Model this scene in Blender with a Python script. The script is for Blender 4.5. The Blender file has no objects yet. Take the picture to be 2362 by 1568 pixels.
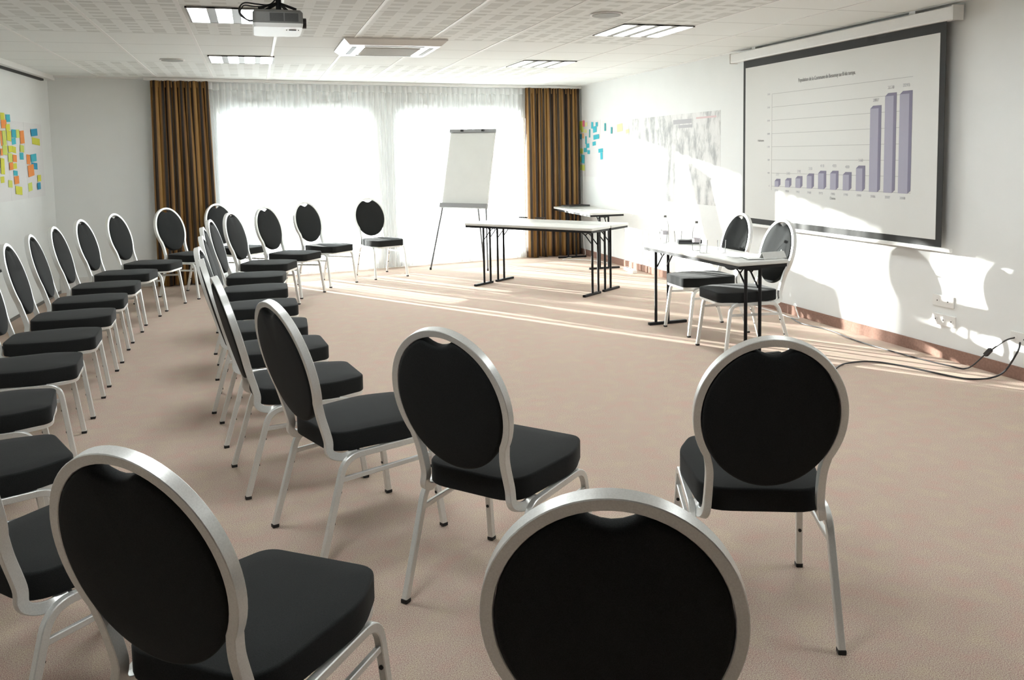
import bpy, bmesh, math, random
from mathutils import Vector, Matrix
random.seed(7)
SC = bpy.context.scene
COL = SC.collection
PI = math.pi
R = math.radians

# ------------------------------------------------------------------ materials
def nt(name):
    m = bpy.data.materials.new(name); m.use_nodes = True
    t = m.node_tree; return m, t, t.nodes['Principled BSDF']

def ramp(t, fac, stops, interp='LINEAR'):
    r = t.nodes.new('ShaderNodeValToRGB'); r.color_ramp.interpolation = interp
    e = r.color_ramp.elements
    while len(e) > 1: e.remove(e[-1])
    e[0].position = stops[0][0]; e[0].color = (*stops[0][1], 1)
    for p, c in stops[1:]:
        n = e.new(p); n.color = (*c, 1)
    t.links.new(fac, r.inputs[0]); return r.outputs[0]

def plain(name, col, rough=.5, metal=0., spec=.5, noise=0., nscale=40, bump=0., sheen=0.):
    m, t, b = nt(name)
    b.inputs['Roughness'].default_value = rough; b.inputs['Metallic'].default_value = metal
    b.inputs['Specular IOR Level'].default_value = spec
    if sheen: b.inputs['Sheen Weight'].default_value = sheen; b.inputs['Sheen Roughness'].default_value = .4
    tc = t.nodes.new('ShaderNodeTexCoord'); n = t.nodes.new('ShaderNodeTexNoise')
    n.inputs['Scale'].default_value = nscale; n.inputs['Detail'].default_value = 3
    t.links.new(tc.outputs['Object'], n.inputs['Vector'])
    lo = tuple(max(0, c * (1 - noise)) for c in col); hi = tuple(min(1, c * (1 + noise)) for c in col)
    t.links.new(ramp(t, n.outputs['Fac'], [(.3, lo), (.7, hi)]), b.inputs['Base Color'])
    if bump:
        bp = t.nodes.new('ShaderNodeBump'); bp.inputs['Strength'].default_value = bump; bp.inputs['Distance'].default_value = .002
        t.links.new(n.outputs['Fac'], bp.inputs['Height']); t.links.new(bp.outputs[0], b.inputs['Normal'])
    return m

def emit(name, col, s):
    m = bpy.data.materials.new(name); m.use_nodes = True; t = m.node_tree
    t.nodes.clear(); e = t.nodes.new('ShaderNodeEmission'); o = t.nodes.new('ShaderNodeOutputMaterial')
    e.inputs[0].default_value = (*col, 1); e.inputs[1].default_value = s
    t.links.new(e.outputs[0], o.inputs[0]); return m

M = {}
M['silver'] = plain('silver_paint', (.80, .81, .79), .34, .45, noise=.06, nscale=300)
M['silver_dark'] = plain('grey_aluminium', (.13, .135, .14), .45, .3, noise=.03)
M['fabric'] = plain('black_upholstery', (.017, .0185, .0185), .92, 0, .2, noise=.3, nscale=500, bump=.25, sheen=.10)
M['mid_grey'] = plain('light_grey_grille', (.52, .52, .49), .6)
M['tray_grey'] = plain('satin_tray_grey', (.30, .305, .31), .5, .2)
M['near_wall'] = plain('darkened_unseen_wall', (.16, .15, .14), .8)  # wall out of view, toned dark to dim the rear faces of the chairs
M['rubber'] = plain('black_rubber', (.012, .012, .012), .6)
M['black_metal'] = plain('black_powder_coat', (.010, .010, .011), .55, 0, .25, noise=.1)
M['black_plastic'] = plain('black_plastic', (.02, .02, .022), .35)
M['wall'] = plain('white_wall_paint', (.83, .85, .84), .75, 0, .2, noise=.015, nscale=3, bump=.05)
M['white_trim'] = plain('white_trim', (.80, .80, .78), .5, noise=.01)
M['white_plastic'] = plain('white_plastic', (.82, .82, .80), .4, noise=.01)
M['grey_plastic'] = plain('grey_plastic', (.16, .16, .15), .45, noise=.05)
M['dark_grille'] = plain('dark_grille', (.035, .035, .03), .5, noise=.2, nscale=200)
M['tabletop'] = plain('light_grey_laminate', (.62, .625, .60), .28, 0, .5, noise=.02, nscale=60)
M['table_edge'] = plain('dark_edge_strip', (.06, .055, .05), .5)
M['screen_white'] = plain('matte_white_screen_fabric', (.74, .745, .72), .8, 0, .2, noise=.01, nscale=2)
M['screen_black'] = plain('black_screen_border', (.02, .02, .018), .7)
M['paper'] = plain('white_paper', (.80, .80, .80), .8, 0, .2, noise=.01)
M['chart_front'] = plain('lavender_bar_front', (.42, .41, .50), .8, 0, .2)
M['chart_side'] = plain('lavender_bar_side', (.25, .24, .32), .8, 0, .2)
M['chart_line'] = plain('grey_chart_line', (.48, .48, .47), .8, 0, .2)
M['chart_text'] = plain('grey_chart_text', (.22, .22, .22), .8, 0, .2)
M['chart_text_pale'] = plain('pale_chart_text', (.50, .50, .52), .8, 0, .2)
M['base_brown'] = plain('brown_carpet_skirting', (.30, .185, .145), .9, 0, .1, noise=.12, nscale=60)
M['grey_divider'] = plain('satin_grey_divider', (.34, .34, .33), .5)
M['pale_grey'] = plain('grey_speaker_grille', (.36, .365, .35), .6, noise=.03)
for n, c in dict(yellow=(.72, .72, .10), orange=(.90, .33, .10), cyan=(.08, .50, .60), blue=(.05, .35, .55), pink=(.85, .20, .32), teal=(.10, .42, .44), lime=(.66, .74, .18), peach=(.88, .55, .30), cream=(.85, .85, .45)).items():
    M['n_' + n] = plain(n + '_note_paper', c, .8, 0, .2, noise=.02)

def carpet():
    m, t, b = nt('mottled_beige_carpet')
    tc = t.nodes.new('ShaderNodeTexCoord')
    def noise(s, d=4):
        n = t.nodes.new('ShaderNodeTexNoise'); n.inputs['Scale'].default_value = s; n.inputs['Detail'].default_value = d
        t.links.new(tc.outputs['Object'], n.inputs['Vector']); return n.outputs['Fac']
    a = ramp(t, noise(320, 3), [(.28, (.16, .105, .10)), (.40, (.45, .30, .27)), (.5, (.545, .43, .38)), (.58, (.61, .53, .39)), (.72, (.83, .76, .70))])
    c = ramp(t, noise(9, 6), [(.3, (1.0, .90, .90)), (.5, (.95, .95, .94)), (.7, (1.0, 1.03, .95))])
    mx = t.nodes.new('ShaderNodeMix'); mx.data_type = 'RGBA'; mx.blend_type = 'MULTIPLY'; mx.inputs[0].default_value = 1
    t.links.new(a, mx.inputs[6]); t.links.new(c, mx.inputs[7])
    t.links.new(mx.outputs[2], b.inputs['Base Color']); b.inputs['Roughness'].default_value = .95
    b.inputs['Specular IOR Level'].default_value = .1
    bp = t.nodes.new('ShaderNodeBump'); bp.inputs['Strength'].default_value = .2; bp.inputs['Distance'].default_value = .002
    t.links.new(noise(260, 2), bp.inputs['Height']); t.links.new(bp.outputs[0], b.inputs['Normal'])
    return m
M['carpet'] = carpet()

def ceiling_mat():
    # perforated acoustic tiles: short dark slots in staggered columns, inside two fields of the ceiling
    m, t, b = nt('acoustic_ceiling_tile'); b.inputs['Roughness'].default_value = .8; b.inputs['Specular IOR Level'].default_value = .15
    g = t.nodes.new('ShaderNodeNewGeometry'); s = t.nodes.new('ShaderNodeSeparateXYZ')
    t.links.new(g.outputs['Position'], s.inputs[0])
    def mt(op, a, c=None, c2=None):
        n = t.nodes.new('ShaderNodeMath'); n.operation = op
        for i, q in enumerate((a, c, c2)):
            if q is None: continue
            if isinstance(q, (int, float)): n.inputs[i].default_value = q
            else: t.links.new(q, n.inputs[i])
        return n.outputs[0]
    X, Y = s.outputs[0], s.outputs[1]
    T = .6235
    x = mt('DIVIDE', mt('SUBTRACT', X, -1.655), T / 4)          # four columns a tile
    fx = mt('FRACT', x); col = mt('FLOOR', x)
    inx = mt('MULTIPLY', mt('GREATER_THAN', fx, .32), mt('LESS_THAN', fx, .88))
    odd = mt('MODULO', mt('ADD', col, 100), 2)
    y = mt('DIVIDE', mt('SUBTRACT', Y, mt('MULTIPLY', odd, .03)), T / 4.6)
    fy = mt('FRACT', y)
    iny = mt('LESS_THAN', fy, .52)
    slot = mt('MULTIPLY', inx, iny)
    # wider solid dark block every third slot
    fy3 = mt('FRACT', mt('DIVIDE', mt('ADD', Y, mt('MULTIPLY', col, .11)), T))
    blk = mt('MULTIPLY', inx, mt('LESS_THAN', fy3, .2))
    slot = mt('MAXIMUM', slot, blk)
    f1 = mt('LESS_THAN', Y, 7.03)
    f2 = mt('MULTIPLY', mt('GREATER_THAN', Y, 9.03), mt('LESS_THAN', Y, 10.5))
    inside = mt('MULTIPLY', mt('MAXIMUM', f1, f2), mt('MULTIPLY', mt('GREATER_THAN', X, -1.655), mt('LESS_THAN', X, 3.335)))
    slot = mt('MULTIPLY', slot, inside)
    # fine cross joints
    fj = mt('FRACT', mt('DIVIDE', mt('SUBTRACT', Y, 7.03), T + .03))
    joint = mt('GREATER_THAN', fj, .986)
    mx = t.nodes.new('ShaderNodeMix'); mx.data_type = 'RGBA'
    mx.inputs[6].default_value = (.80, .82, .80, 1); mx.inputs[7].default_value = (.66, .675, .65, 1)
    t.links.new(slot, mx.inputs[0])
    m2 = t.nodes.new('ShaderNodeMix'); m2.data_type = 'RGBA'; m2.inputs[7].default_value = (.45, .46, .44, 1)
    t.links.new(joint, m2.inputs[0]); t.links.new(mx.outputs[2], m2.inputs[6])
    t.links.new(m2.outputs[2], b.inputs['Base Color'])
    return m
M['ceiling'] = ceiling_mat()

def drape_mat():
    m, t, b = nt('striped_brown_gold_drape'); b.inputs['Roughness'].default_value = .6
    uv = t.nodes.new('ShaderNodeUVMap'); uv.uv_map = 'UVMap'
    s = t.nodes.new('ShaderNodeSeparateXYZ'); t.links.new(uv.outputs[0], s.inputs[0])
    w = t.nodes.new('ShaderNodeMath'); w.operation = 'FRACT'; t.links.new(s.outputs[0], w.inputs[0])
    c = ramp(t, w.outputs[0], [(0, (.26, .135, .038)), (.18, (.36, .205, .06)), (.32, (.20, .095, .028)), (.38, (.016, .014, .014)), (.54, (.02, .016, .014)), (.58, (.15, .07, .022)), (.76, (.32, .17, .046)), (.82, (.03, .022, .016)), (.95, (.05, .03, .018))], 'EASE')
    t.links.new(c, b.inputs['Base Color'])
    tr = t.nodes.new('ShaderNodeBsdfTranslucent'); t.links.new(c, tr.inputs[0])
    mx = t.nodes.new('ShaderNodeMixShader'); mx.inputs[0].default_value = .10
    o = t.nodes['Material Output']
    t.links.new(b.outputs[0], mx.inputs[1]); t.links.new(tr.outputs[0], mx.inputs[2]); t.links.new(mx.outputs[0], o.inputs[0])
    return m
M['drape'] = drape_mat()

def sheer_mat():
    m = bpy.data.materials.new('white_sheer_voile'); m.use_nodes = True; t = m.node_tree; t.nodes.clear()
    o = t.nodes.new('ShaderNodeOutputMaterial')
    tp = t.nodes.new('ShaderNodeBsdfTransparent'); tl = t.nodes.new('ShaderNodeBsdfTranslucent'); df = t.nodes.new('ShaderNodeBsdfDiffuse')
    tl.inputs[0].default_value = (.9, .91, .92, 1); df.inputs[0].default_value = (.86, .87, .87, 1)
    a = t.nodes.new('ShaderNodeMixShader'); a.inputs[0].default_value = .62
    t.links.new(tl.outputs[0], a.inputs[1]); t.links.new(df.outputs[0], a.inputs[2])
    uv = t.nodes.new('ShaderNodeUVMap'); uv.uv_map = 'UVMap'
    s = t.nodes.new('ShaderNodeSeparateXYZ'); t.links.new(uv.outputs[0], s.inputs[0])
    n = t.nodes.new('ShaderNodeTexNoise'); n.noise_dimensions = '1D'; n.inputs['Scale'].default_value = 1.1; n.inputs['Detail'].default_value = 4
    t.links.new(s.outputs[0], n.inputs['W'])
    # gathered cloth: denser where the weave bunches, open between; doubled at the heading tape and hem
    d = t.nodes.new('ShaderNodeMapRange'); d.inputs[1].default_value = .45; d.inputs[2].default_value = .56; d.inputs[3].default_value = .93; d.inputs[4].default_value = .34
    t.links.new(n.outputs['Fac'], d.inputs[0])
    hm = t.nodes.new('ShaderNodeMath'); hm.operation = 'GREATER_THAN'; hm.inputs[1].default_value = .965
    t.links.new(s.outputs[1], hm.inputs[0])
    mxv = t.nodes.new('ShaderNodeMath'); mxv.operation = 'MAXIMUM'
    hh = t.nodes.new('ShaderNodeMath'); hh.operation = 'MULTIPLY'; hh.inputs[1].default_value = .93
    t.links.new(hm.outputs[0], hh.inputs[0]); t.links.new(hh.outputs[0], mxv.inputs[0]); t.links.new(d.outputs[0], mxv.inputs[1])
    mx = t.nodes.new('ShaderNodeMixShader')
    t.links.new(mxv.outputs[0], mx.inputs[0]); t.links.new(tp.outputs[0], mx.inputs[1]); t.links.new(a.outputs[0], mx.inputs[2])
    t.links.new(mx.outputs[0], o.inputs[0])
    return m
M['sheer'] = sheer_mat()

def pane_mat(name, tint, gl):
    m = bpy.data.materials.new(name); m.use_nodes = True; t = m.node_tree; t.nodes.clear()
    o = t.nodes.new('ShaderNodeOutputMaterial'); tp = t.nodes.new('ShaderNodeBsdfTransparent'); g = t.nodes.new('ShaderNodeBsdfGlossy')
    tp.inputs[0].default_value = (*tint, 1); g.inputs['Roughness'].default_value = .03
    f = t.nodes.new('ShaderNodeFresnel'); f.inputs[0].default_value = gl
    mx = t.nodes.new('ShaderNodeMixShader'); t.links.new(f.outputs[0], mx.inputs[0])
    t.links.new(tp.outputs[0], mx.inputs[1]); t.links.new(g.outputs[0], mx.inputs[2]); t.links.new(mx.outputs[0], o.inputs[0]); return m
M['glass'] = pane_mat('window_glass', (.97, .99, .98), 1.45)
M['clear'] = pane_mat('clear_plastic', (.985, .988, .99), 1.10)
M['label_blue'] = plain('pale_bottle_label', (.62, .58, .62), .5)

def poster_mat():
    m, t, b = nt('grey_map_print'); b.inputs['Roughness'].default_value = .7
    tc = t.nodes.new('ShaderNodeTexCoord'); mp = t.nodes.new('ShaderNodeMapping'); mp.inputs['Scale'].default_value = (1, 1.6, .8); mp.inputs['Rotation'].default_value = (.5, 0, 0)
    t.links.new(tc.outputs['Object'], mp.inputs[0])
    n = t.nodes.new('ShaderNodeTexNoise'); n.inputs['Scale'].default_value = 5; n.inputs['Detail'].default_value = 7; n.inputs['Roughness'].default_value = .65
    t.links.new(mp.outputs[0], n.inputs['Vector'])
    c = ramp(t, n.outputs['Fac'], [(.36, (.42, .43, .44)), (.45, (.58, .59, .58)), (.52, (.74, .74, .73)), (.66, (.80, .80, .79))])
    t.links.new(c, b.inputs['Base Color']); return m
M['poster'] = poster_mat()
M['pale_pink'] = plain('pale_red_print', (.70, .55, .56), .8)
M['flip_paper'] = plain('flipchart_paper', (.70, .705, .68), .8, 0, .15, noise=.02, nscale=6)
M['diffuser'] = emit('fluorescent_louvre_glow', (.96, 1, 1.0), 6.2)
M['concrete'] = plain('pale_terrace', (.55, .55, .53), .9, noise=.1, nscale=4)

# ------------------------------------------------------------------ mesh helpers
def obj(name, bm, mat=None, parent=None, smooth=False, bevel=0):
    me = bpy.data.meshes.new(name)
    bmesh.ops.recalc_face_normals(bm, faces=bm.faces)
    bm.to_mesh(me); bm.free()
    o = bpy.data.objects.new(name, me); COL.objects.link(o)
    for mm in (mat if isinstance(mat, (list, tuple)) else [mat]):
        if mm: me.materials.append(mm)
    if smooth:
        for p in me.polygons: p.use_smooth = True
        me.set_sharp_from_angle(angle=R(38))
    if bevel:
        md = o.modifiers.new('bevel', 'BEVEL'); md.width = bevel; md.segments = 2; md.limit_method = 'ANGLE'; md.angle_limit = R(40)
    if parent: o.parent = parent
    return o
def bx(bm, x0, x1, y0, y1, z0, z1, mtx=None, mi=0):
    vs = [bm.verts.new((x, y, z)) for x in (x0, x1) for y in (y0, y1) for z in (z0, z1)]
    if mtx: 
        for v_ in vs: v_.co = mtx @ v_.co
    for f in ((0, 1, 3, 2), (4, 6, 7, 5), (0, 4, 5, 1), (2, 3, 7, 6), (0, 2, 6, 4), (1, 5, 7, 3)):
        bm.faces.new([vs[i] for i in f]).material_index = mi
def cyl(bm, c, r, h, seg=20, axis='z', r2=None, mtx=None):
    r2 = r if r2 is None else r2
    rings = []
    for k, rr in ((0, r), (1, r2)):
        ring = []
        for i in range(seg):
            a = 2 * PI * i / seg; u, v_ = rr * math.cos(a), rr * math.sin(a); w = k * h
            p = {'z': (u, v_, w), 'x': (w, u, v_), 'y': (u, w, v_)}[axis]
            co = Vector(p) + Vector(c)
            ring.append(bm.verts.new(mtx @ co if mtx else co))
        rings.append(ring)
    for i in range(seg):
        j = (i + 1) % seg; bm.faces.new((rings[0][i], rings[0][j], rings[1][j], rings[1][i]))
    bm.faces.new(rings[0]); bm.faces.new(rings[1])
def lathe(bm, prof, c=(0, 0, 0), seg=20, cap=True):
    rings = [[bm.verts.new((c[0] + r * math.cos(2 * PI * i / seg), c[1] + r * math.sin(2 * PI * i / seg), c[2] + z)) for i in range(seg)] for r, z in prof]
    for a, b in zip(rings, rings[1:]):
        for i in range(seg):
            j = (i + 1) % seg; bm.faces.new((a[i], a[j], b[j], b[i]))
    if cap: bm.faces.new(rings[0]); bm.faces.new(rings[-1])
def sweep(bm, pts, a, b, nrm, ch=.004, cap=True, rnd=False, seg=8):
    """rectangular (chamfered) or round tube along pts; nrm = direction of the section's first side"""
    pts = [Vector(p) for p in pts]; N = Vector(nrm).normalized(); rings = []
    for i, p in enumerate(pts):
        t = (pts[min(i + 1, len(pts) - 1)] - pts[max(i - 1, 0)]).normalized()
        n = (N - t * N.dot(t)).normalized(); q = t.cross(n)
        if rnd: sec = [(a * math.cos(2 * PI * k / seg), a * math.sin(2 * PI * k / seg)) for k in range(seg)]
        else:
            A, B = a, b
            sec = [(A, B - ch), (A - ch, B), (-A + ch, B), (-A, B - ch), (-A, -B + ch), (-A + ch, -B), (A - ch, -B), (A, -B + ch)]
        rings.append([bm.verts.new(p + n * u + q * w) for u, w in sec])
    k = len(rings[0])
    for r1, r2 in zip(rings, rings[1:]):
        for i in range(k):
            j = (i + 1) % k; bm.faces.new((r1[i], r1[j], r2[j], r2[i]))
    if cap: bm.faces.new(rings[0]); bm.faces.new(rings[-1])
def fillet(pts, r, n=6):
    """polyline with rounded corners"""
    pts = [Vector(p) for p in pts]; out = [pts[0]]
    for a, b, c in zip(pts, pts[1:], pts[2:]):
        d1, d2 = (a - b), (c - b); rr = min(r, d1.length * .45, d2.length * .45)
        p, q = b + d1.normalized() * rr, b + d2.normalized() * rr
        for k in range(n + 1):
            s = k / n; out.append(p * (1 - s) ** 2 + b * 2 * s * (1 - s) + q * s * s)
    out.append(pts[-1]); return out
def smooth_path(pts, n=10):
    pts = [Vector(p) for p in pts]; P = [pts[0]] + pts + [pts[-1]]; out = []
    for i in range(1, len(P) - 2):
        for k in range(n):
            s = k / n; a, b, c, d = P[i - 1], P[i], P[i + 1], P[i + 2]
            out.append(.5 * ((2 * b) + (c - a) * s + (2 * a - 5 * b + 4 * c - d) * s * s + (3 * b - a - 3 * c + d) * s ** 3))
    out.append(pts[-1]); return out
def pad(bm, outline, z0, z1, rnd=.012, crown=0., steps=3, top_only=False):
    """cushion: outline (x,y) list extruded z0..z1 with rounded rims; shrinks towards its centroid"""
    cx = sum(p[0] for p in outline) / len(outline); cy = sum(p[1] for p in outline) / len(outline)
    def inset(d):
        res = []; n = len(outline)
        for i in range(n):
            p = Vector(outline[i]).to_2d(); a = Vector(outline[i - 1]).to_2d(); b = Vector(outline[(i + 1) % n]).to_2d()
            t = (b - a).normalized(); nn = Vector((-t.y, t.x)); 
            if nn.dot(Vector((cx, cy)) - p) < 0 and d > 0 and False: nn = -nn
            res.append(p + nn * d)
        return res
    lv = []
    for k in range(steps + 1):
        a = PI / 2 * k / steps; lv.append((z0 + rnd * (1 - math.sin(a)), rnd * (1 - math.cos(a))))
    lv = lv[::-1]; up = []
    for k in range(steps + 1):
        a = PI / 2 * k / steps; up.append((z1 - rnd + rnd * math.sin(a), rnd * (1 - math.cos(a))))
    levels = lv + up
    rings = []
    for z, d in levels:
        rings.append([bm.verts.new((p.x, p.y, z)) for p in inset(d)])
    n = len(outline)
    for r1, r2 in zip(rings, rings[1:]):
        for i in range(n):
            j = (i + 1) % n; bm.faces.new((r1[i], r1[j], r2[j], r2[i]))
    # crowned caps
    for ring, z, s in ((rings[-1], z1, 1), (rings[0], z0, -1)):
        prev = ring
        for f, h in ((.7, .6), (.35, .92)):
            cur = [bm.verts.new((cx + (v_.co.x - cx) * f, cy + (v_.co.y - cy) * f, z + s * crown * h)) for v_ in ring]
            for i in range(n):
                j = (i + 1) % n; bm.faces.new((prev[i], prev[j], cur[j], cur[i]))
            prev = cur
        c = bm.verts.new((cx, cy, z + s * crown))
        for i in range(n):
            bm.faces.new((prev[i], prev[(i + 1) % n], c))
def round_poly(corners, n=6):
    """corners: (x, y, radius), counter-clockwise"""
    out = []; k = len(corners)
    for i in range(k):
        b = Vector(corners[i][:2]); a = Vector(corners[i - 1][:2]); c = Vector(corners[(i + 1) % k][:2]); r = corners[i][2]
        d1, d2 = (a - b).normalized(), (c - b).normalized()
        p, q = b + d1 * r, b + d2 * r
        for m_ in range(n + 1):
            s = m_ / n; w = p * (1 - s) ** 2 + b * 2 * s * (1 - s) + q * s * s; out.append((w.x, w.y))
    return out
def thing(name, label, cat, loc=(0, 0, 0), rz=0, group=None):
    o = bpy.data.objects.new(name, None); COL.objects.link(o); o.empty_display_size = .1
    o.location = loc; o.rotation_euler = (0, 0, rz); o['label'] = label; o['category'] = cat
    if group: o['group'] = group
    return o
def tag(o, label, cat, group=None):
    o['label'] = label; o['category'] = cat
    if group: o['group'] = group
    return o
def struct(name, bm, mat, label=None, **k):
    o = obj(name, bm, mat, **k); o['kind'] = 'structure'
    if label: o['label'] = label
    return o
def copy_tree(o, parent=None):
    c = o.copy(); COL.objects.link(c)
    if parent: c.parent = parent
    for ch in list(o.children): copy_tree(ch, c)
    return c

# ------------------------------------------------------------------ room
HC = 2.474
XL0, XR, YN = -2.18, 4.648, -1.6
BW = .1495
YB = lambda x: 11.015 + BW * x              # back wall: runs slightly away to the right
XLW = lambda y: XL0 + (y - 10.69) * .05       # left wall
XLN = XLW(YN)
yl, yr = YB(XL0), YB(XR)

bm = bmesh.new()
f = [bm.verts.new(p) for p in ((XLN, YN, 0), (XR, YN, 0), (XR, yr, 0), (XL0, yl, 0))]
g = [bm.verts.new((v_.co.x, v_.co.y, -.15)) for v_ in f]
bm.faces.new(f); bm.faces.new(g)
for i in range(4): bm.faces.new((f[i], f[(i + 1) % 4], g[(i + 1) % 4], g[i]))
struct('floor', bm, M['carpet'], 'mottled pinkish beige carpet')
bm = bmesh.new()
f = [bm.verts.new(p) for p in ((XLN, YN, HC), (XR, YN, HC), (XR, yr, HC), (XL0, yl, HC))]
g = [bm.verts.new((v_.co.x, v_.co.y, HC + .15)) for v_ in f]
bm.faces.new(f); bm.faces.new(g)
for i in range(4): bm.faces.new((f[i], f[(i + 1) % 4], g[(i + 1) % 4], g[i]))
struct('ceiling', bm, M['ceiling'], 'white suspended ceiling with perforated acoustic tiles')
# white T bars running away from the camera
T = .6235
bm = bmesh.new()
for k in range(-1, 11):
    x = -1.655 + k * T
    if XLW(9) < x < XR - .05: bx(bm, x - .011, x + .011, YN, YB(x) - .02, HC - .004, HC + .002)
bx(bm, XL0 - .05, XR, 0, .04, HC - .02, HC - .0, Matrix.Translation((0, 11.015 - .12, 0)) @ Matrix.Rotation(math.atan(BW), 4, 'Z'))
struct('trim_1', bm, M['white_trim'], 'thin white ceiling grid bars')

bm = bmesh.new(); bx(bm, XR, XR + .15, YN - .15, yr + .4, -.15, HC + .15)
struct('wall_right', bm, M['wall'])
bm = bmesh.new()
ps = [(XL0, yl), (XLN, YN - .15), (XLN - .15, YN - .15), (XL0 - .15, yl + .3)]
lo = [bm.verts.new((x, y, -.15)) for x, y in ps]; hi = [bm.verts.new((x, y, HC + .15)) for x, y in ps]
bm.faces.new(lo); bm.faces.new(hi)
for i in range(4): bm.faces.new((lo[i], lo[(i + 1) % 4], hi[(i + 1) % 4], hi[i]))
struct('wall_left', bm, M['wall'])
bm = bmesh.new(); bx(bm, XLN - .15, XR + .15, YN - .15, YN, -.15, HC + .15)
struct('wall_near', bm, M['near_wall'])
# back wall in its own frame: s along the wall (x), t outwards
MB = Matrix.Translation((0, 11.015, 0)) @ Matrix.Rotation(math.atan(BW), 4, 'Z')
cs = math.cos(math.atan(BW))
S_ = lambda x: x / cs
W1, W2, ZH, ZS, TH = (S_(-.40), S_(1.49)), (S_(1.86), S_(3.72)), 2.13, .07, .26
sL, sR = S_(XL0) - .0, S_(XR) + .3
bm = bmesh.new()
bx(bm, sL - .1, W1[0], 0, TH, -.15, HC + .15, MB); bx(bm, W1[1], W2[0], 0, TH, -.15, HC + .15, MB); bx(bm, W2[1], sR, 0, TH, -.15, HC + .15, MB)
for w in (W1, W2):
    bx(bm, w[0], w[1], 0, TH, ZH, HC + .15, MB); bx(bm, w[0], w[1], 0, TH, -.15, ZS, MB)
struct('wall_back', bm, M['wall'])
for i, (a, b) in enumerate((W1, W2)):
    fr = bmesh.new(); y0, y1 = .15, .21; c = (a + b) / 2
    for x0, x1, z0, z1 in ((a, a + .06, ZS, ZH), (b - .06, b, ZS, ZH), (a, b, ZH - .06, ZH), (a, b, ZS, ZS + .08), (c - .05, c + .05, ZS, ZH)):
        bx(fr, x0, x1, y0, y1, z0, z1, MB)
    w = struct('window_%d' % (i + 1), fr, M['white_trim'], 'white framed double terrace window behind the sheer curtains')
    for x0, x1 in ((a + .06, c - .05), (c + .05, b - .06)):
        p = bmesh.new(); bx(p, x0, x1, .178, .182, ZS + .08, ZH - .06, MB)
        obj('pane', p, M['glass'], w)
    h = bmesh.new(); bx(h, c - .04, c - .02, y0 - .03, y0, 1.0, 1.12, MB); obj('window_handle', h, M['white_trim'], w)
# trickle vents above the windows
bm = bmesh.new()
for x in (.05, .95, 2.15, 3.1): bx(bm, S_(x) - .2, S_(x) + .2, -.015, 0, 2.19, 2.215, MB)
struct('trim_2', bm, M['white_trim'], 'white trickle vents above the windows')
# skirtings
bm = bmesh.new(); bx(bm, XR - .012, XR, YN, yr, 0, .085)
struct('baseboard_right', bm, M['base_brown'], 'brown carpet skirting along the right wall')
bm = bmesh.new(); bx(bm, S_(XL0), S_(-1.12), -.02, 0, 0, .17, MB)
struct('baseboard_back', bm, M['white_trim'])
bm = bmesh.new()
ml = Matrix.Translation((XL0, 10.69, 0)) @ Matrix.Rotation(-math.atan(.05), 4, 'Z')
bx(bm, 0, .012, -12.3, 0, 0, .03, ml)
struct('baseboard_left', bm, M['grey_plastic'])
bm = bmesh.new(); bx(bm, 0, .09, -12.3, -.05, 2.425, HC, ml)
struct('trim_3', bm, M['white_trim'], 'white pelmet at the top of the left wall')
bm = bmesh.new(); bx(bm, 0, .03, -12.3, -.25, 2.403, 2.425, ml)
struct('trim_4', bm, M['rubber'], 'dark curtain track under the pelmet on the left wall')
# curtain track
bm = bmesh.new(); bx(bm, S_(-1.2), S_(4.62), -.17, -.08, HC - .035, HC - .003, MB)
struct('trim_5', bm, M['white_trim'], 'white curtain track along the window wall')
# terrace outside
bm = bmesh.new(); bx(bm, -12, 16, .3, 14, -.35, -.2, MB)
struct('terrace_ground', bm, M['concrete'], 'pale terrace outside the windows')

bm = bmesh.new(); bx(bm, -5, 9, .3, 1.9, 2.62, 2.85, MB)  # added unseen slab, keeps high sky light off the floor by the windows
struct('sky_blocker_slab', bm, M['concrete'], 'added unseen slab above the terrace, blocking high sky light')

# ------------------------------------------------------------------ curtains
def curtain(name, x0, x1, z0, z1, t0, amp, folds, mat, rng, nz=14, uvrep=1.0, flare=0., taper=0.):
    """hanging cloth in the back wall's frame; folds deepen downwards; returned as one mesh"""
    bm = bmesh.new(); uvl = bm.loops.layers.uv.new('UVMap')
    n = folds * 14; ph = [rng.uniform(-.5, .5) for _ in range(folds + 2)]; am = [rng.uniform(.6, 1.25) for _ in range(folds + 2)]
    grid = []
    for j in range(nz + 1):
        v_ = j / nz; z = z1 + (z0 - z1) * v_; row = []
        for i in range(n + 1):
            u = i / n; k = u * folds; ki = int(k); fr = k - ki
            p = ph[ki] * (1 - fr) + ph[ki + 1] * fr; A = am[ki] * (1 - fr) + am[ki + 1] * fr
            wv = math.sin(2 * PI * (k + p * .35 * min(1, v_ * 3)))
            A2 = amp * A * (.55 + .45 * min(1, v_ * 2.5))
            s = x0 + (x1 - x0) * u + (A2 * .5 * math.cos(2 * PI * (k + p * .35)) if 0 < i < n else 0)
            pinch = 1 - taper * math.sin(PI * min(1, v_ * 1.1)) 
            cx = (x0 + x1) / 2; s = cx + (s - cx) * pinch + flare * v_ * (u - .5)
            row.append((bm.verts.new(MB @ Vector((S_(s), t0 + wv * A2, z + .006 * math.sin(k * 3)))), u, 1 - v_))
        grid.append(row)
    for j in range(nz):
        for i in range(n):
            q = (grid[j][i], grid[j][i + 1], grid[j + 1][i + 1], grid[j + 1][i]); fc = bm.faces.new([c[0] for c in q])
            for lp, c in zip(fc.loops, q): lp[uvl].uv = (c[1] * folds * uvrep, c[2])
            fc.smooth = True
    me = bpy.data.meshes.new(name)
    bm.to_mesh(me); bm.free(); o = bpy.data.objects.new(name, me); COL.objects.link(o); me.materials.append(mat)
    return o
rng = random.Random(3)
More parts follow.
